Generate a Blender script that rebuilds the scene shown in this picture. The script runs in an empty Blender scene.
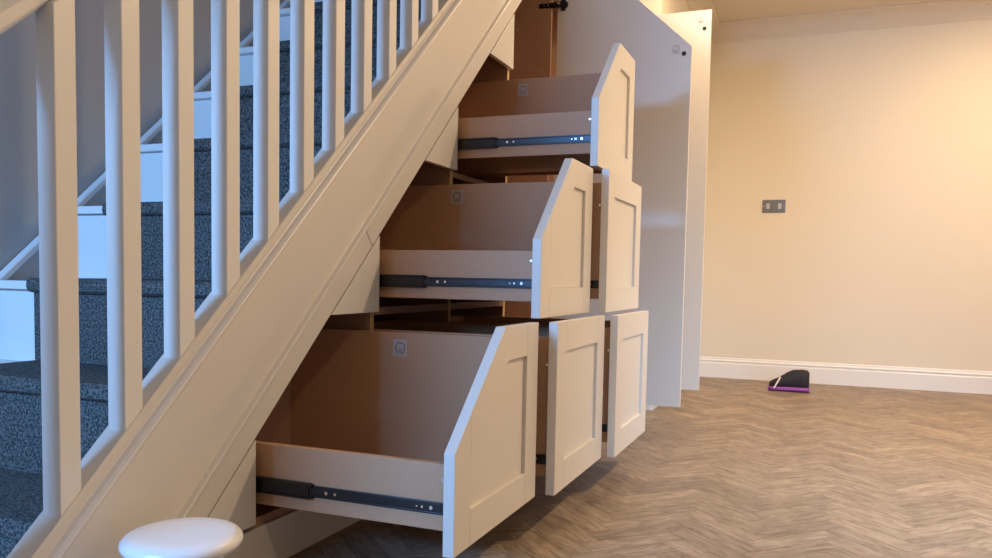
import bpy, bmesh, math
from mathutils import Vector, Matrix

# ------------------------------------------------------------------ camera, world, lights, exposure
S = bpy.context.scene
col = S.collection
cd = bpy.data.cameras.new('camera'); cam = bpy.data.objects.new('camera', cd); col.objects.link(cam)
S.camera = cam
F = Vector((0.9277132, 0.3682182, -0.0613479)); R_ = Vector((0.3699237, -0.9288711, 0.0188402)); U_ = Vector((0.0500469, 0.0401724, 0.9979386))
cam.matrix_world = Matrix(((R_.x, U_.x, -F.x, 0.0), (R_.y, U_.y, -F.y, -1.11190), (R_.z, U_.z, -F.z, 0.66629), (0, 0, 0, 1)))
cd.sensor_width = 36.0; cd.sensor_fit = 'HORIZONTAL'; cd.lens = 800.0 * 36 / 992; cd.shift_y = (326.67 - 279.0) / 992; cd.clip_start = 0.02
w = bpy.data.worlds.new('world'); S.world = w; w.use_nodes = True
w.node_tree.nodes['Background'].inputs[0].default_value = (0.75, 0.85, 1.0, 1)
w.node_tree.nodes['Background'].inputs[1].default_value = 0.3
S.view_settings.view_transform = 'Standard'; S.view_settings.look = 'None'
S.view_settings.gamma = 1.0; S.view_settings.use_curve_mapping = False
S.view_settings.exposure = 0.45

def area(name, loc, size, power, colr, direction, size_y=None, shape=None, spread=None):
    l = bpy.data.lights.new(name, 'AREA'); l.energy = power; l.color = colr; l.size = size
    if size_y: l.shape = 'RECTANGLE'; l.size_y = size_y
    if shape: l.shape = shape
    if spread: l.spread = spread
    o = bpy.data.objects.new(name, l); col.objects.link(o); o.location = loc
    o.rotation_euler = Vector(direction).to_track_quat('-Z', 'Z').to_euler()
    return o
WARM = (1.0, 0.72, 0.45)
COOL = (0.20, 0.49, 1.0)
area('daylight_front_door', (-1.45, 0.60, 1.40), 0.30, 46, COOL, (1, -.18, -0.25), size_y=1.3, spread=math.radians(110))
area('downlight_or_fill_hall', (3.68, -0.66, 2.385), 0.09, 10, WARM, (0, 0, -1), shape='DISK')
area('downlight_or_fill_hall', (4.7, -2.2, 2.385), 0.12, 16, WARM, (0, 0, -1), shape='DISK')
area('downlight_or_fill_hall', (3.0, -2.1, 2.385), 0.12, 32, WARM, (0, 0, -1), shape='DISK')
area('downlight_or_fill_hall', (0.35, -1.7, 2.385), 0.14, 7, (1.0, .74, .48), (0, 0, -1), shape='DISK')  # unseen warm fill added to brighten the drawer interiors, not a real downlight
area('daylight_patio_door', (1.3, -2.70, 0.95), 1.5, 15, (.40, .66, 1.0), (3.0, 1.75, -1.5), size_y=1.3, spread=math.radians(60))

# ------------------------------------------------------------------ materials
def mat(name, c, rough=0.5, metal=0.0, noise=None, bump=0.0, bscale=200):
    m = bpy.data.materials.new(name); m.use_nodes = True
    nt = m.node_tree; b = nt.nodes['Principled BSDF']
    b.inputs['Base Color'].default_value = (*c, 1); b.inputs['Roughness'].default_value = rough; b.inputs['Metallic'].default_value = metal
    tc = nt.nodes.new('ShaderNodeTexCoord')
    if noise:
        sc, amt = noise
        n = nt.nodes.new('ShaderNodeTexNoise'); n.inputs['Scale'].default_value = sc; n.inputs['Detail'].default_value = 4
        mx = nt.nodes.new('ShaderNodeMix'); mx.data_type = 'RGBA'
        mx.inputs['A'].default_value = (*[v * (1 - amt) for v in c], 1); mx.inputs['B'].default_value = (*[min(1, v * (1 + amt)) for v in c], 1)
        nt.links.new(tc.outputs['Object'], n.inputs['Vector']); nt.links.new(n.outputs['Fac'], mx.inputs['Factor'])
        nt.links.new(mx.outputs['Result'], b.inputs['Base Color'])
    if bump:
        n2 = nt.nodes.new('ShaderNodeTexNoise'); n2.inputs['Scale'].default_value = bscale
        bp = nt.nodes.new('ShaderNodeBump'); bp.inputs['Strength'].default_value = bump; bp.inputs['Distance'].default_value = 0.002
        nt.links.new(tc.outputs['Object'], n2.inputs['Vector']); nt.links.new(n2.outputs['Fac'], bp.inputs['Height']); nt.links.new(bp.outputs['Normal'], b.inputs['Normal'])
    return m
M = {}
M['front'] = mat('satin_painted_front', (0.70, 0.67, 0.625), 0.38)
M['paint'] = mat('stair_paint', (0.71, 0.675, 0.62), 0.34, noise=(3, .02))
M['spindle'] = mat('spindle_paint', (0.80, 0.79, 0.76), 0.32)
M['laminate'] = mat('door_laminate', (0.66, 0.63, 0.59), 0.42)
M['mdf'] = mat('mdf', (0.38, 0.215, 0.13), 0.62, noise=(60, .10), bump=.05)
M['mdfside'] = mat('mdf_drawer_side', (0.50, 0.290, 0.172), 0.55, noise=(260, .14))
M['pine'] = mat('pine_edge', (0.62, 0.42, 0.20), 0.6, noise=(20, .1))
M['steel'] = mat('black_zinc_runner', (0.035, 0.035, 0.04), 0.3, 0.75)
M['steel2'] = mat('dark_zinc_runner_inner', (0.045, 0.048, 0.056), 0.36, 0.8)
M['zinc'] = mat('bright_zinc', (0.75, 0.75, 0.76), 0.25, 1.0)
M['hole'] = mat('drilled_hole', (0.03, 0.025, 0.02), 0.9)
M['wall'] = mat('cream_wall_paint', (0.78, 0.715, 0.59), 0.75, noise=(2.5, .02), bump=.03, bscale=90)
M['stairwall'] = mat('stairwell_wall_paint', (0.50, 0.50, 0.49), 0.8)
M['ceil'] = mat('ceiling_paint', (0.72, 0.64, 0.52), 0.85, noise=(3, .02))
M['skirt'] = mat('skirting_gloss', (0.84, 0.83, 0.81), 0.3)
M['sticker'] = mat('sticker_paper', (0.50, 0.44, 0.42), 0.5)
M['ink'] = mat('sticker_print', (0.24, 0.19, 0.18), 0.6)
M['faintink'] = mat('faint_print', (0.50, 0.46, 0.41), 0.6)
M['whiteplastic'] = mat('stool_white', (0.85, 0.85, 0.84), 0.28)
M['switch'] = mat('brushed_switch_plate', (0.22, 0.23, 0.26), 0.35, 0.6)
M['switch2'] = mat('switch_insert', (0.55, 0.56, 0.58), 0.35, 0.3)
M['purple'] = mat('purple_rubber', (0.27, 0.07, 0.34), 0.45)
M['black'] = mat('black_fabric', (0.015, 0.013, 0.02), 0.7)
M['white'] = mat('white_trim', (0.8, 0.78, 0.76), 0.5)

def carpet():
    m = bpy.data.materials.new('charcoal_carpet'); m.use_nodes = True; nt = m.node_tree; b = nt.nodes['Principled BSDF']
    b.inputs['Roughness'].default_value = 0.95
    tc = nt.nodes.new('ShaderNodeTexCoord'); n = nt.nodes.new('ShaderNodeTexNoise'); n.inputs['Scale'].default_value = 190; n.inputs['Detail'].default_value = 3
    r = nt.nodes.new('ShaderNodeValToRGB'); e = r.color_ramp.elements
    e[0].position = .38; e[0].color = (.026, .027, .028, 1); e[1].position = .70; e[1].color = (.19, .19, .185, 1)
    nt.links.new(tc.outputs['Object'], n.inputs['Vector']); nt.links.new(n.outputs['Fac'], r.inputs[0]); nt.links.new(r.outputs[0], b.inputs['Base Color'])
    bp = nt.nodes.new('ShaderNodeBump'); bp.inputs['Distance'].default_value = .004; nt.links.new(n.outputs['Fac'], bp.inputs['Height']); nt.links.new(bp.outputs['Normal'], b.inputs['Normal'])
    return m
M['carpet'] = carpet()

def herringbone():
    m = bpy.data.materials.new('herringbone_oak_floor'); m.use_nodes = True; nt = m.node_tree; L = nt.links; b = nt.nodes['Principled BSDF']
    W = 0.068; n = 4
    tc = nt.nodes.new('ShaderNodeTexCoord'); sp = nt.nodes.new('ShaderNodeSeparateXYZ'); L.new(tc.outputs['Object'], sp.inputs[0])
    def mt(op, a, b_=None, c=None):
        q = nt.nodes.new('ShaderNodeMath'); q.operation = op
        for i, v in enumerate((a, b_, c)):
            if v is None: continue
            if isinstance(v, (int, float)): q.inputs[i].default_value = v
            else: L.new(v, q.inputs[i])
        return q.outputs[0]
    X = sp.outputs['X']; Y = mt('ADD', sp.outputs['Y'], 0.968)
    k = 1 / (math.sqrt(2) * W)
    x = mt('MULTIPLY', mt('ADD', X, Y), k); y = mt('MULTIPLY', mt('SUBTRACT', X, Y), k)
    i = mt('FLOOR', x); j = mt('FLOOR', y)
    d = mt('FLOORED_MODULO', mt('SUBTRACT', i, j), 2 * n)
    isv = mt('GREATER_THAN', d, n - 0.5)
    # horizontal plank
    xh = mt('SUBTRACT', x, j); ah = mt('FLOORED_MODULO', xh, 2 * n); ch = mt('SUBTRACT', y, j)
    idh = mt('ADD', mt('MULTIPLY', mt('FLOOR', mt('DIVIDE', xh, 2 * n)), 17.31), mt('MULTIPLY', j, 3.77))
    # vertical plank
    xv = mt('SUBTRACT', mt('SUBTRACT', i, y), n - 1); av = mt('FLOORED_MODULO', xv, 2 * n); cv = mt('SUBTRACT', x, i)
    idv = mt('ADD', mt('ADD', mt('MULTIPLY', mt('FLOOR', mt('DIVIDE', xv, 2 * n)), 11.93), mt('MULTIPLY', i, 5.19)), 101.7)
    def mix(a, b2):
        return mt('ADD', mt('MULTIPLY', a, mt('SUBTRACT', 1.0, isv)), mt('MULTIPLY', b2, isv))
    al = mix(ah, av); ac = mix(ch, cv); pid = mix(idh, idv)
    wn = nt.nodes.new('ShaderNodeTexWhiteNoise'); wn.noise_dimensions = '1D'; L.new(pid, wn.inputs['W'])
    # grain
    cb = nt.nodes.new('ShaderNodeCombineXYZ'); L.new(mt('MULTIPLY', al, .55), cb.inputs[0]); L.new(mt('MULTIPLY', ac, 2.9), cb.inputs[1]); L.new(mt('MULTIPLY', wn.outputs['Value'], 40), cb.inputs[2])
    g = nt.nodes.new('ShaderNodeTexNoise'); g.inputs['Scale'].default_value = 1.4; g.inputs['Detail'].default_value = 6; g.inputs['Roughness'].default_value = .62; g.inputs['Distortion'].default_value = .8
    L.new(cb.outputs[0], g.inputs['Vector'])
    r = nt.nodes.new('ShaderNodeValToRGB'); e = r.color_ramp.elements
    e[0].position = .28; e[0].color = (.150, .108, .075, 1); e[1].position = .66; e[1].color = (.385, .300, .220, 1)
    L.new(g.outputs['Fac'], r.inputs[0])
    # tone per plank
    hs = nt.nodes.new('ShaderNodeHueSaturation'); L.new(r.outputs[0], hs.inputs['Color'])
    L.new(mt('ADD', mt('MULTIPLY', wn.outputs['Value'], .36), .80), hs.inputs['Value'])
    # seams
    e1 = mt('MINIMUM', ac, mt('SUBTRACT', 1.0, ac)); e2 = mt('MINIMUM', al, mt('SUBTRACT', float(n), al))
    ed = mt('MINIMUM', e1, e2)
    seam = mt('SUBTRACT', 1.0, mt('MINIMUM', mt('DIVIDE', ed, 0.032), 1.0))
    mx = nt.nodes.new('ShaderNodeMix'); mx.data_type = 'RGBA'; L.new(mt('MULTIPLY', seam, .72), mx.inputs['Factor']); L.new(hs.outputs[0], mx.inputs['A']); mx.inputs['B'].default_value = (.09, .06, .04, 1)
    L.new(mx.outputs['Result'], b.inputs['Base Color']); b.inputs['Roughness'].default_value = .48
    bp = nt.nodes.new('ShaderNodeBump'); bp.inputs['Distance'].default_value = .001; bp.inputs['Strength'].default_value = .5
    L.new(mt('SUBTRACT', mt('MULTIPLY', g.outputs['Fac'], .4), seam), bp.inputs['Height']); L.new(bp.outputs['Normal'], b.inputs['Normal'])
    return m
M['floor'] = herringbone()

# ------------------------------------------------------------------ helpers
def box(bm, x0, x1, y0, y1, z0, z1):
    vs = [bm.verts.new((x, y, z)) for x in (x0, x1) for y in (y0, y1) for z in (z0, z1)]
    for f in ((0, 1, 3, 2), (4, 6, 7, 5), (0, 4, 5, 1), (2, 3, 7, 6), (0, 2, 6, 4), (1, 5, 7, 3)):
        bm.faces.new([vs[i] for i in f])
def prism(bm, pts, a0, a1, axis='y'):
    """pts polygon in the two other axes: axis y -> (x,z); axis x -> (y,z); axis z -> (x,y)"""
    def P(p, a):
        return {'y': (p[0], a, p[1]), 'x': (a, p[0], p[1]), 'z': (p[0], p[1], a)}[axis]
    A = [bm.verts.new(P(p, a0)) for p in pts]; B = [bm.verts.new(P(p, a1)) for p in pts]
    bm.faces.new(A); bm.faces.new(B[::-1])
    for i in range(len(pts)):
        j = (i + 1) % len(pts); bm.faces.new((A[i], B[i], B[j], A[j]))
def sweep(bm, prof, x0, x1, k):
    """profile (y, w) swept along x with z = k*x + w"""
    A = [bm.verts.new((x0, y, k * x0 + w_)) for y, w_ in prof]; B = [bm.verts.new((x1, y, k * x1 + w_)) for y, w_ in prof]
    bm.faces.new(A); bm.faces.new(B[::-1])
    for i in range(len(prof)):
        j = (i + 1) % len(prof); bm.faces.new((A[i], B[i], B[j], A[j]))
def cyl(bm, p, axis, r, h, seg=20):
    q = Vector(axis).to_track_quat('Z', 'Y').to_matrix().to_4x4()
    bmesh.ops.create_cone(bm, cap_ends=True, segments=seg, radius1=r, radius2=r, depth=h, matrix=Matrix.Translation(p) @ q)
def lathe(bm, prof, cx, cy, seg=64):
    rings = []
    for r, z in prof:
        if r < 1e-6: rings.append([bm.verts.new((cx, cy, z))])
        else: rings.append([bm.verts.new((cx + r * math.cos(2 * math.pi * i / seg), cy + r * math.sin(2 * math.pi * i / seg), z)) for i in range(seg)])
    for a, b in zip(rings, rings[1:]):
        for i in range(seg):
            j = (i + 1) % seg
            if len(a) == 1: bm.faces.new((a[0], b[i], b[j]))
            elif len(b) == 1: bm.faces.new((a[i], b[0], a[j]))
            else: bm.faces.new((a[i], b[i], b[j], a[j]))
def clip_floor(bm, z=0.0):
    g = bm.verts[:] + bm.edges[:] + bm.faces[:]
    r = bmesh.ops.bisect_plane(bm, geom=g, plane_co=(0, 0, z), plane_no=(0, 0, -1), clear_outer=True)
    ed = [e for e in r['geom_cut'] if isinstance(e, bmesh.types.BMEdge)]
    if ed: bmesh.ops.holes_fill(bm, edges=ed)
def obj(name, bm, m, parent=None, bevel=0.0, smooth=False, seg=2, label=None):
    bmesh.ops.recalc_face_normals(bm, faces=bm.faces[:])
    me = bpy.data.meshes.new(name); bm.to_mesh(me); bm.free()
    if isinstance(m, (list, tuple)):
        for q in m: me.materials.append(M[q])
    else: me.materials.append(M[m])
    o = bpy.data.objects.new(name, me); col.objects.link(o)
    if smooth:
        for p in me.polygons: p.use_smooth = True
    if bevel:
        b = o.modifiers.new('bevel', 'BEVEL'); b.width = bevel; b.segments = seg; b.limit_method = 'ANGLE'; b.angle_limit = math.radians(35)
    if parent is not None:
        o.parent = parent
        if parent.type == 'EMPTY': o.matrix_parent_inverse = Matrix.Translation(-Vector(parent.location))
    if label: o['label'] = label
    return o
def thing(name, label, cat, loc, group=None):
    o = bpy.data.objects.new(name, None); o.location = loc; o.empty_display_size = .05; col.objects.link(o)
    o['label'] = label; o['category'] = cat
    if group: o['group'] = group
    return o
def struct(name, bm, m, bevel=0):
    o = obj(name, bm, m, bevel=bevel); o['kind'] = 'structure'; return o
def BM(*boxes):
    bm = bmesh.new()
    for b in boxes: box(bm, *b)
    return bm

# ------------------------------------------------------------------ the room
XW = 5.7322; XN = -1.5; YS = -2.8; YB = 0.93; ZC = 2.40
K = 0.8965
struct('floor', BM((XN, XW, YS, YB, -0.05, 0)), 'floor')
struct('wall_east', BM((XW, XW + .1, YS, YB, 0, ZC)), 'wall')
struct('wall_south', BM((XN, XW, YS - .1, YS, 0, ZC)), 'wall')
struct('wall_west', BM((XN - .1, XN, YS - .1, -.12, 0, ZC), (XN - .1, XN, .78, YB + .1, 0, ZC), (XN - .1, XN, -.12, .78, 2.12, ZC)), 'wall')
struct('door_1', BM((XN - .08, XN + .02, -.12, -.08, 0, 2.12), (XN - .08, XN + .02, .74, .78, 0, 2.12), (XN - .08, XN + .02, -.08, .74, 2.06, 2.12), (XN - .08, XN - .03, -.08, .74, 0, .5)), 'skirt', bevel=.003)
struct('wall_north', BM((XN, XW, YB, YB + .1, 0, 4.8)), 'stairwall')
struct('ceiling', BM((XN, XW, YS, -.0005, ZC, ZC + .12)), 'ceil')
struct('wall_upper', BM((XN - .1, XN, -.1, YB + .1, ZC, 4.8), (XN, XW, -.12, -.002, ZC + .14, 4.8), (XW, XW + .1, -.1, YB + .1, ZC, 4.8)), 'stairwall')
struct('ceiling_upper', BM((XN - .1, XW + .1, -.12, YB + .1, 4.8, 4.9)), 'ceil')
# wall block past the cupboards
struct('wall_return', BM((4.09, XW - .001, -.345, YB - .002, 0, ZC - .001)), 'wall')
# coving: concave profile
def cove_prof(n=8, s=.105):
    p = [(0, 0), (0, -s), (.006, -s)]
    for i in range(n + 1):
        a = math.pi / 2 * i / n
        p.append((.010 + (s - .022) * (1 - math.cos(a)) , -s + .010 + (s - .022) * math.sin(a)))
    p += [(s, -.006), (s, 0)]
    return p
bm = bmesh.new()
prism(bm, [(XW - a, ZC + b) for a, b in cove_prof()], YS, -.385, 'y') if False else None
A_ = [(XW - a, ZC - .0005 + b) for a, b in cove_prof()]
prism(bm, A_, YS, -.346, 'y')
struct('trim_1', bm, 'ceil')
bm = bmesh.new(); prism(bm, [(-.345 - a, ZC - .0005 + b) for a, b in cove_prof()], 4.09, XW - .001, 'x'); struct('trim_2', bm, 'ceil')
# skirting
def skirt_prof(h=.142):
    return [(0, 0), (.018, 0), (.018, h - .042), (.014, h - .037), (.014, h - .030), (.017, h - .026), (.017, h - .021), (.009, h - .012), (.008, h - .004), (.004, h), (0, h)]
bm = bmesh.new(); prism(bm, [(XW - a, b) for a, b in skirt_prof()], YS, -.346, 'y'); struct('baseboard_east', bm, 'skirt')
bm = bmesh.new(); prism(bm, [(-.345 - a, b) for a, b in skirt_prof()], 4.09, XW - .02, 'x'); struct('baseboard_return', bm, 'skirt')

# ------------------------------------------------------------------ staircase
st = thing('staircase', 'white painted staircase with square spindles and charcoal carpet runner rising over the drawers', 'staircase', (1.0, .4, 0))
XT = 3.86
bm = bmesh.new(); sweep(bm, [(-.016, -.604), (-.016, -.829), (-.0200, -.831), (-.0265, -.834), (-.0275, -.839), (-.0250, -.8415), (-.0010, -.8625), (.0, -.8675), (.028, -.8675), (.028, -.604)], .55, 3.60, K)
clip_floor(bm); obj('string_board', bm, 'paint', st)
bm = bmesh.new(); sweep(bm, [(-.0145, -.6045), (-.0205, -.6015), (-.0225, -.596), (-.021, -.590), (-.0155, -.5845), (-.0085, -.5815), (-.0065, -.5765), (-.0040, -.5735), (-.0040, -.5575), (-.0025, -.5555), (.045, -.5555), (.048, -.5585), (.048, -.6045)], .66, 3.30, K)
clip_floor(bm); obj('base_rail', bm, 'paint', st)
def strip(x0b, x1b):
    n = 1 / K
    # ends cut square to the slope
    w0, w1 = -.8685, -.9480
    def end(xm, w_): # point on the end line through (xm at w0) perpendicular to slope
        # perpendicular direction (K,-1)/norm ; offset in w changes by t*(-1-K*K)
        t = (w0 - w_) / (1 + K * K); return (xm + K * t, K * xm + w0 - t)
    return [end(x0b, w0), end(x1b, w0), end(x1b, w1), end(x0b, w1)]
bm = bmesh.new(); prism(bm, strip(.85, 1.8480), 0.0, .012, 'y'); clip_floor(bm); obj('cover_strip', bm, 'paint', st, bevel=.0012)
bm = bmesh.new(); prism(bm, strip(1.8500, 3.60), 0.0, .012, 'y'); obj('cover_strip', bm, 'paint', st, bevel=.0012)
# handrail
bm = bmesh.new(); sweep(bm, [(.008, .26), (.006, .285), (.018, .31), (.042, .318), (.066, .31), (.078, .285), (.076, .26), (.066, .252), (.018, .252)], .68, 2.30, K); obj('handrail', bm, 'spindle', st, smooth=False, bevel=.004)
# spindles
b0 = 1.3115; bs = .13095
proto = None
for i in range(-3, 8):
    x = b0 + i * bs
    bm = bmesh.new()
    zt = lambda xx: K * xx + (-.5565)
    x1 = x + .0400; y0, y1 = -.0012, .0390
    zr = lambda xx: min(K * xx + .254, ZC - .002 + 10)
    V = [bm.verts.new(p) for p in ((x, y0, zt(x)), (x1, y0, zt(x1)), (x1, y1, zt(x1)), (x, y1, zt(x)), (x, y0, zr(x)), (x1, y0, zr(x1)), (x1, y1, zr(x1)), (x, y1, zr(x)))]
    for f in ((0, 3, 2, 1), (4, 5, 6, 7), (0, 1, 5, 4), (1, 2, 6, 5), (2, 3, 7, 6), (3, 0, 4, 7)): bm.faces.new([V[q] for q in f])
    obj('spindle', bm, 'spindle', st, bevel=.0016)
# newel post at the foot
bm = bmesh.new(); box(bm, .63, .72, -.004, .086, 0, 1.14); obj('newel_post', bm, 'spindle', st, bevel=.004)
bm = bmesh.new(); lathe(bm, [(0, 1.14), (.052, 1.14), (.055, 1.15), (.05, 1.165), (.03, 1.178), (.028, 1.185), (.046, 1.20), (.052, 1.222), (.046, 1.245), (.028, 1.26), (0, 1.265)], .675, .041, 40); obj('newel_cap', bm, 'spindle', st, smooth=True)
# steps
RISE = .213; GO = RISE / K
for m_ in range(1, 15):
    xn = 1.941 + (m_ - 5) * GO; zn = RISE * m_
    if zn > 3.0: break
    bm = bmesh.new()
    box(bm, xn, xn + GO + .036, .030, .926, zn - .026, zn - .004)
    box(bm, xn + .022, xn + .034, .030, .926, max(0, zn - RISE - .004 + .0005), zn - .0265)
    s = obj('step', bm, 'skirt', st, bevel=.002)
    bm = bmesh.new()
    pr = [(xn + GO + .02, zn - .0035), (xn + GO + .02, zn + .004), (xn + .002, zn + .004), (xn - .007, zn - .002), (xn - .009, zn - .014), (xn - .007, zn - .026), (xn + .002, zn - .032), (xn + .013, zn - .034), (xn + .013, zn - RISE + .005), (xn + .0215, zn - RISE + .005), (xn + .0215, zn - .027), (xn - .0005, zn - .027), (xn - .0005, zn - .0035)]
    prism(bm, pr, .031, .76, 'y')
    c = obj('carpet', bm, 'carpet', None, label='charcoal carpet runner'); c.parent = s; c.matrix_parent_inverse = s.matrix_world.inverted() if False else Matrix.Identity(4)
# wall string
bm = bmesh.new(); sweep(bm, [(.9255, -.725), (.9255, -.697), (.908, -.699), (.904, -.704), (.904, -.718), (.908, -.725)], .75, 3.7, K); obj('wall_string', bm, 'skirt', st)

# ------------------------------------------------------------------ cabinets under the stairs
TH = .0241
C = [1.4075, 1.930, 2.4328, 2.936, 3.463, 4.057]
def front_parts(bm, x0, z0, w_, H, a=None, m_=None, sx=.081, sz=.078):
    """shaker front built of stiles, rails and a recessed panel, from y=0 (back) to -TH, in place"""
    def q(pts, y0=0.0, y1=-TH): prism(bm, [(x0 + p[0], z0 + p[1]) for p in pts], y0, y1, 'y')
    g = .0001
    q([(w_ - sx, 0), (w_, 0), (w_, H), (w_ - sx, H)])
    q([(sx, 0), (w_ - sx, 0), (w_ - sx, sz), (sx, sz)])
    if a is None:
        q([(0, 0), (sx, 0), (sx, H), (0, H)])
        q([(sx, H - sz), (w_ - sx, H - sz), (w_ - sx, H), (sx, H)])
        q([(sx, sz), (w_ - sx, sz), (w_ - sx, H - sz), (sx, H - sz)], -.003, -TH + .009)
    else:
        k = (H - m_) / a; dv = .100
        ai = (H - sz - m_ + dv) / k
        q([(0, 0), (sx, 0), (sx, m_ + k * sx), (0, m_)])
        q([(sx, m_ + k * sx - dv), (ai, H - sz), (w_ - sx, H - sz), (w_ - sx, H), (a, H), (sx, m_ + k * sx)])
        q([(sx, sz), (w_ - sx, sz), (w_ - sx, H - sz), (ai, H - sz), (sx, m_ + k * sx - dv)], -.003, -TH + .009)

def sticker(parent, axisx, y, z, s=.042, m='sticker', ink='ink', face=True):
    """small square maker's sticker facing -x at x = axisx: house outline over a line of tiny print"""
    h = s / 2
    if face: obj('sticker', BM((axisx - .0008, axisx, y - h, y + h, z - h * 1.08, z + h * 1.08)), m, parent) .parent = parent
    bm = bmesh.new(); x0, x1 = axisx - .0013, axisx - (.0007 if face else 0.0)
    t = s * .045
    # house: walls, roof, swirl dots and text ticks
    prism(bm, [(y + h * .62, z + h * .30), (y + h * .30, z + h * .78), (y - h * .62, z + h * .62), (y - h * .62, z + h * .62 - 2 * t), (y + h * .28, z + h * .78 - 2 * t), (y + h * .62 - t, z + h * .24)], x0, x1, 'x')
    box(bm, x0, x1, y - h * .70, y - h * .70 + 1.6 * t, z - h * .18, z + h * .62)
    box(bm, x0, x1, y + h * .62 - t, y + h * .62 + t, z - h * .18, z + h * .30)
    box(bm, x0, x1, y - h * .70, y + h * .66, z - h * .26, z - h * .16)
    for i in range(7):
        yy = y - h * .62 + i * h * .19
        box(bm, x0, x1, yy, yy + h * .11, z - h * .62, z - h * (.40 if i % 3 else .34))
    box(bm, x0, x1, y - h * .70, y + h * .66, z - h * .80, z - h * .74)
    o = obj('sticker_print', bm, ink); o.parent = parent
    return o

def drawer(unit, x0, D, z0, H, a=None, m_=None, label=None, stick=True, zb=None, low=None, FW=.490):
    """box mesh is the part; front, runners, sticker and screws are its sub-parts. Everything in world coordinates, unit at its own empty."""
    zb = z0 + .046 if zb is None else zb
    zt = z0 + H - .040
    lowt = zt if low is None else low
    yF = -D; yB = -D + .718
    xl0, xl1 = x0 + .013, x0 + .031; xr0, xr1 = x0 + FW - .031, x0 + FW - .013
    bm = bmesh.new()
    box(bm, xl0, xl1, yF, yB, zb, lowt)
    box(bm, xr0, xr1, yF, yB, zb, zt)
    if low is None: prism(bm, [(xl1, zb), (xr0, zb), (xr0, zt), (xl1, zt)], yB - .018, yB, 'y')
    else:
        xs = xl1 + (zt - lowt) / K
        prism(bm, [(xl1, zb), (xr0, zb), (xr0, zt), (xs, zt), (xl1, lowt)], yB - .018, yB, 'y')
    box(bm, xl1, xr0, yF, yB - .018, zb + .010, zb + .020)
    d = obj('drawer', bm, 'mdfside', unit, bevel=.0010, label=label)
    d.data.materials.append(M['mdf'])
    fr = bmesh.new(); front_parts(fr, x0, z0, FW, H, a, m_)
    for v in fr.verts: v.co.y += yF
    f = obj('drawer_front', fr, 'front', None, bevel=.0013); f.parent = d
    rz = zb + .046
    for s, (xa, xb) in enumerate(((x0 + .001, xl0), (xr1, x0 + FW - .001))):
        bm = bmesh.new()
        sgn = -1 if s == 0 else 1
        xo = xa if s == 0 else xb      # outer side
        xi = xb if s == 0 else xa
        # intermediate member: C channel
        lo, hi = min(xo, xi - sgn * .0), max(xo, xi)
        y1 = -.130
        box(bm, lo, hi, y1, yB - .02, rz + .0125, rz + .0170)
        box(bm, lo, hi, y1, yB - .02, rz - .0170, rz - .0125)
        xm = xo - sgn * .003
        box(bm, min(xo - sgn * .0025, xm - sgn * .003), max(xo - sgn * .0025, xm - sgn * .003), y1 + .002, yB - .02, rz - .0125, rz + .0125)
        box(bm, lo, hi, y1 - .006, y1 + .0, rz - .0155, rz - .009); box(bm, lo, hi, y1 - .006, y1, rz + .009, rz + .0155)
        r1 = obj('runner', bm, 'steel', None, bevel=.0008, label='black outer channel of runner'); r1.parent = d
        bm = bmesh.new()
        x2, x3 = (xi - .006, xi) if s == 0 else (xi, xi + .006)
        box(bm, x2 + .002 * (s == 0), x3 - .002 * (s == 1), yF, y1, rz - .0085, rz + .0085)
        box(bm, x2, x3, yF, y1, rz + .0085, rz + .0122); box(bm, x2, x3, yF, y1, rz - .0122, rz - .0085)
        r2 = obj('runner', bm, 'steel2', None, bevel=.0007, label='dark steel inner rail of runner'); r2.parent = d
        if s == 0:
            for yy, rr in ((y1 - .040, .0038), (y1 - .062, .0030), (yF + .030, .0040), (yF + .050, .0026), (yF + .062, .0018)):
                bm = bmesh.new(); cyl(bm, (x2 + .0012, yy, rz), (-1, 0, 0), rr, .004, 14)
                cc = obj('runner_screw', bm, 'zinc', None, smooth=False); cc.parent = d
            bm = bmesh.new(); cyl(bm, (xl0 - .0015, yF + .006, zb + .105 if low is not None else zt - .07), (-1, 0, 0), .0034, .005, 14)
            cc = obj('cam_screw', bm, 'zinc', None); cc.parent = d
    if stick: sticker(d, xr0, -.094 if x0 < 1.9 else (-.018 if x0 < 2.4 else -.0525), zt - .041)
    return d

def divider(x, x2, unit, ztop0, ztop1, z0=.1235):
    bm = bmesh.new(); prism(bm, [(x, z0), (x2, z0), (x2, ztop1), (x, ztop0)], .0205, .72, 'y')
    return obj('side_panel', bm, 'mdf', unit)
def filler(x, zb, unit):
    zt = K * x - .9540; xl = (zb + .9540) / K
    bm = bmesh.new(); prism(bm, [(xl, zb), (x, zb), (x, zt)], 0.0, .018, 'y')
    return obj('filler_panel', bm, 'front', unit, bevel=.0014, label='white triangular filler panel below the stair slope')
ZB_, ZH = .1105, .4450      # bottom row: base and height
Z2, H2 = .5635, .4430
Z3, H3 = 1.0170, .4435
units = []
desc = ['lowest white under-stair cabinet at the left with one pulled-out drawer',
        'middle under-stair cabinet with two stacked pulled-out drawers',
        'tall under-stair cabinet of three stacked drawers next to the open doors',
        'open under-stair cupboard with a slant-topped door swung out, beside the drawer stack',
        'rearmost tall under-stair cupboard with a flat-topped door swung out, nearest the far wall']
for i in range(5):
    units.append(thing('storage_cabinet', desc[i], 'cabinet', (C[i], .02, .105), 'cabinets fitted under the stairs'))
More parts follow.
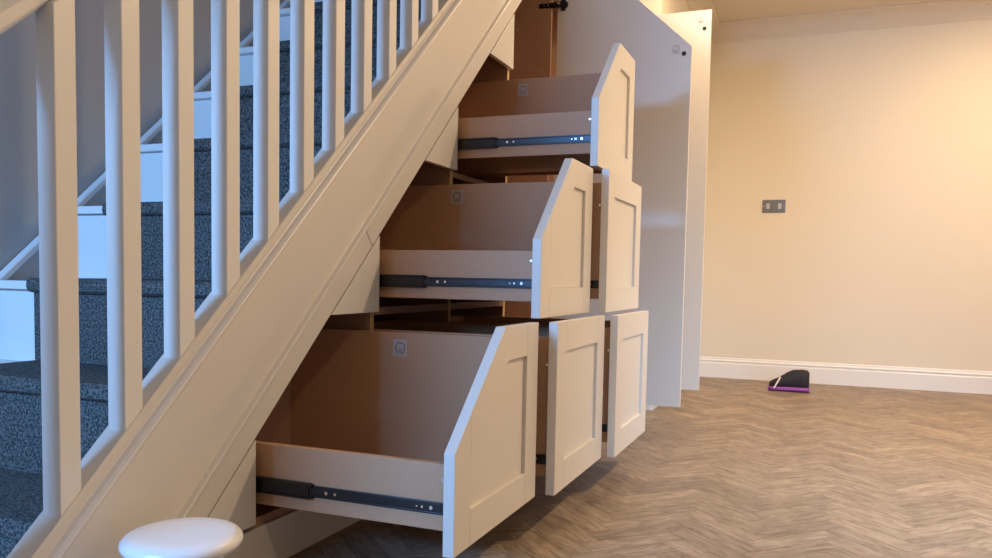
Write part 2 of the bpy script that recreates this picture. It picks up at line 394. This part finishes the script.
for i, u in enumerate(units):
    xl = C[i]; xr = C[i + 1]
    x_start = 1.20 if i == 0 else xl + .0005 + (.021 if i == 4 else 0)
    x_end = xr - .0185
    top = lambda x: min(K * x - .900, 2.36)
    if i == 0: divider(xl - .018, xl, u, top(xl - .018), top(xl))
    divider(xr - .018, xr, u, top(xr - .018), top(xr))
    obj('base_panel', BM((x_start, x_end, .0205, .72, .1045, .1225)), 'mdf', u)
    bm = bmesh.new(); zt0, zt1 = top(x_start), top(x_end)
    prism(bm, [(x_start, .1235), (x_end, .1235), (x_end, zt1), (x_start, max(zt0, .13))], .7205, .729, 'y'); obj('back_panel', bm, 'mdf', u)
    if i == 0: filler(xl - .003, .1175, u)
    if i < 3: filler(xr - .0025, (.5654, 1.0166, 1.4671)[i], u)
    # battens and rails seen through the gaps between the drawers
    if i in (1, 2): obj('rail', BM((xl + .0005, xr - .0185, .0205, .036, .556, .577)), 'mdf', u)
    if i == 2: obj('rail', BM((xl + .0005, xr - .0185, .0205, .036, .996, 1.014)), 'mdf', u)
# light-edged lippings on the divider fronts
    if i < 3: obj('edge_strip', BM((xr - .0178, xr - .0002, .0185, .0203, .1235, (.564, 1.014, 1.465)[i])), 'pine', u, label='pale timber edge of the side panel')

drawer(units[0], 1.411, .4464, ZB_, ZH, a=.265, m_=.2080, low=.2935, zb=.158, FW=.4965)
drawer(units[1], 1.9345, .4888, ZB_, ZH, stick=False, zb=.154, FW=.486)
drawer(units[1], 1.9345, .4396, Z2, H2, a=.2625, m_=.2025, low=.7365, zb=.606, FW=.4865)
drawer(units[2], 2.4365, .5264, ZB_, ZH, stick=False, zb=.154, FW=.4895)
drawer(units[2], 2.4350, .4869, Z2, H2, stick=False, zb=.605, FW=.4945)
drawer(units[2], 2.4335, .4488, Z3, H3, a=.2610, m_=.2075, low=1.1895, zb=1.0575, FW=.5005)

# cupboard doors, opened at right angles
def cup_door(unit, x, depth, z0, zo, zh, notch=None):
    bm = bmesh.new(); T = .020
    prism(bm, [(-.003, z0), (-depth, z0), (-depth, zo), (-.003, zh)], x, x + .012, 'x')
    # outer shaker frame on the far side
    sx = .083
    prism(bm, [(-depth, z0), (-depth + sx, z0), (-depth + sx, zo + (zh - zo) * sx / depth), (-depth, zo)], x + .012, x + T, 'x')
    prism(bm, [(-sx, z0), (-.003, z0), (-.003, zh), (-sx, zh - (zh - zo) * sx / depth)], x + .012, x + T, 'x')
    prism(bm, [(-depth + sx, z0), (-sx, z0), (-sx, z0 + .076), (-depth + sx, z0 + .076)], x + .012, x + T, 'x')
    k = (zh - zo) / depth
    prism(bm, [(-depth + sx, zo + k * sx - .1), (-sx, zh - k * sx - .1), (-sx, zh - k * sx), (-depth + sx, zo + k * sx)], x + .012, x + T, 'x')
    return obj('door', bm, 'laminate', unit, bevel=.0010)
dA = cup_door(units[3], 3.463, .5935, .1245, 1.6480, 2.195)
dB = cup_door(units[4], 4.057, .5945, .1225, 1.9825, 1.9825)
dA['label'] = 'slant-topped white door seen from inside'; dB['label'] = 'flat-topped white door behind the slant-topped one'
for d, x, y, z in ((dA, 3.463, -.5626, 1.6190), (dB, 4.057, -.5629, 1.8938)):
    bm = bmesh.new(); cyl(bm, (x, y, z), (-1, 0, 0), .0095, .0012, 24); h = obj('handle_hole', bm, 'hole'); h.parent = d
sticker(dA, 3.463, -.5290, 1.6400, s=.042, ink='faintink', face=False)
sticker(dB, 4.057, -.5440, 1.9370, s=.034, ink='faintink', face=False)
def hinge(d, x, z):
    bm = bmesh.new()
    cyl(bm, (x - .003, -.034, z), (-1, 0, 0), .0175, .007, 28)
    box(bm, x - .006, x, -.040, -.020, z - .026, z + .026)
    box(bm, x - .024, x - .006, -.030, .008, z - .010, z + .010); box(bm, x - .020, x - .010, -.012, .030, z - .014, z - .006)
    box(bm, x - .018, x - .004, .008, .080, z - .013, z + .010)
    box(bm, x - .0045, x - .001, .026, .052, z - .028, z + .028)
    o = obj('hinge', bm, 'steel', bevel=.0012, label='sprung metal hinge'); o.parent = d
    for q in ((x - .027, -.016, z + .001, .0075), (x - .017, .035, z, .004), (x - .017, .055, z, .004)):
        bm = bmesh.new(); cyl(bm, q[:3], (-1, 0, 0), q[3], .006, 16)
        o = obj('hinge_screw', bm, 'zinc'); o.parent = d
hinge(dA, 3.463, 1.874); hinge(dA, 3.463, .30)
hinge(dB, 4.057, 1.80); hinge(dB, 4.057, .30)
# panel above the rear cupboard
obj('fascia', BM((3.485, 4.057, .0, .018, 1.992, 2.15)), 'front', units[4], bevel=.001)
# shelf-peg on the tall side panel
bm = bmesh.new(); cyl(bm, (3.442, .178, 1.781), (-1, 0, 0), .005, .006, 12); obj('shelf_peg', bm, 'zinc', units[3])

# plinth
bm = bmesh.new(); box(bm, 1.02, 4.075, .0125, .0285, .0, .1035); pl = obj('plinth', bm, 'front', bevel=.001)
pl['label'] = 'white plinth board along the floor under the drawers'; pl['category'] = 'plinth'

# ------------------------------------------------------------------ light switch
sw = thing('light_switch', 'grey metal switch plate on the cream far wall', 'light switch', (XW, -.83, 1.180))
ys = -.760
obj('plate', BM((XW - .006, XW, ys - .147, ys, 1.137, 1.223)), 'switch', sw, bevel=.002)
for yy in (ys - .036, ys - .111):
    obj('rocker', BM((XW - .010, XW - .0055, yy - .011, yy + .011, 1.161, 1.199)), 'switch2', sw, bevel=.002)
for yy in (ys - .010, ys - .137):
    bm = bmesh.new(); cyl(bm, (XW - .0065, yy, 1.180), (-1, 0, 0), .0035, .002, 14); obj('screw', bm, 'zinc', sw)

# ------------------------------------------------------------------ stool
sc = (1.018, -.157)
t = thing('round_stool', 'small white round-topped stool standing against the foot of the stairs', 'stool', (sc[0], sc[1], 0))
zt = .237
bm = bmesh.new(); lathe(bm, [(0, zt), (.060, zt), (.082, zt - .0003), (.090, zt - .0035), (.0955, zt - .010), (.096, zt - .017), (.092, zt - .024), (.078, zt - .028), (0, zt - .028)], *sc); obj('seat', bm, 'whiteplastic', t, smooth=True)
bm = bmesh.new(); lathe(bm, [(0, zt - .028), (.068, zt - .028), (.064, zt - .05), (.060, .10), (.064, .05), (.078, .012), (.080, 0), (0, 0)], *sc); obj('pedestal', bm, 'whiteplastic', t, smooth=True)

# ------------------------------------------------------------------ shoe by the far wall
t = thing('shoe', 'purple and black shoe with a white stripe on the floor by the far wall', 'shoe', (5.22, -.98, 0))
def shoe(t, x, y):
    # runs along -y from the toe at y; outline in plan (along, halfwidth)
    L = .24
    st_ = [(0, .012), (.02, .034), (.06, .042), (.11, .036), (.16, .033), (.21, .034), (.235, .024), (.24, .010)]
    def loft(rows, name, m):
        bm = bmesh.new(); rings = []
        for a, hw, z0, z1 in rows:
            ring = []
            for i in range(16):
                th = 2 * math.pi * i / 16
                ring.append(bm.verts.new((x + hw * math.cos(th), y - a, (z0 + z1) / 2 + (z1 - z0) / 2 * math.sin(th))))
            rings.append(ring)
        for p, q in zip(rings, rings[1:]):
            for i in range(16):
                j = (i + 1) % 16; bm.faces.new((p[i], q[i], q[j], p[j]))
        bm.faces.new(rings[0]); bm.faces.new(rings[-1][::-1])
        return obj(name, bm, m, t, smooth=True)
    loft([(a, w_ + .003, 0.0, .034) for a, w_ in st_], 'sole', 'purple')
    loft([(.004, .010, .018, .050), (.02, .032, .015, .066), (.06, .040, .015, .085), (.10, .035, .015, .115), (.14, .033, .015, .135), (.19, .034, .015, .14), (.225, .028, .015, .135), (.236, .012, .02, .12)], 'upper', 'black')
    bm = bmesh.new(); prism(bm, [(y - .030, .020), (y - .040, .020), (y - .075, .088), (y - .066, .092)], x - .041, x - .030, 'x'); obj('stripe', bm, 'white', t, bevel=.002)
    prismed = bmesh.new(); box(prismed, x - .008, x + .008, y - .10, y - .085, .10, .12)
    obj('lace', prismed, 'white', t, bevel=.003)
shoe(t, 5.22, -.868)
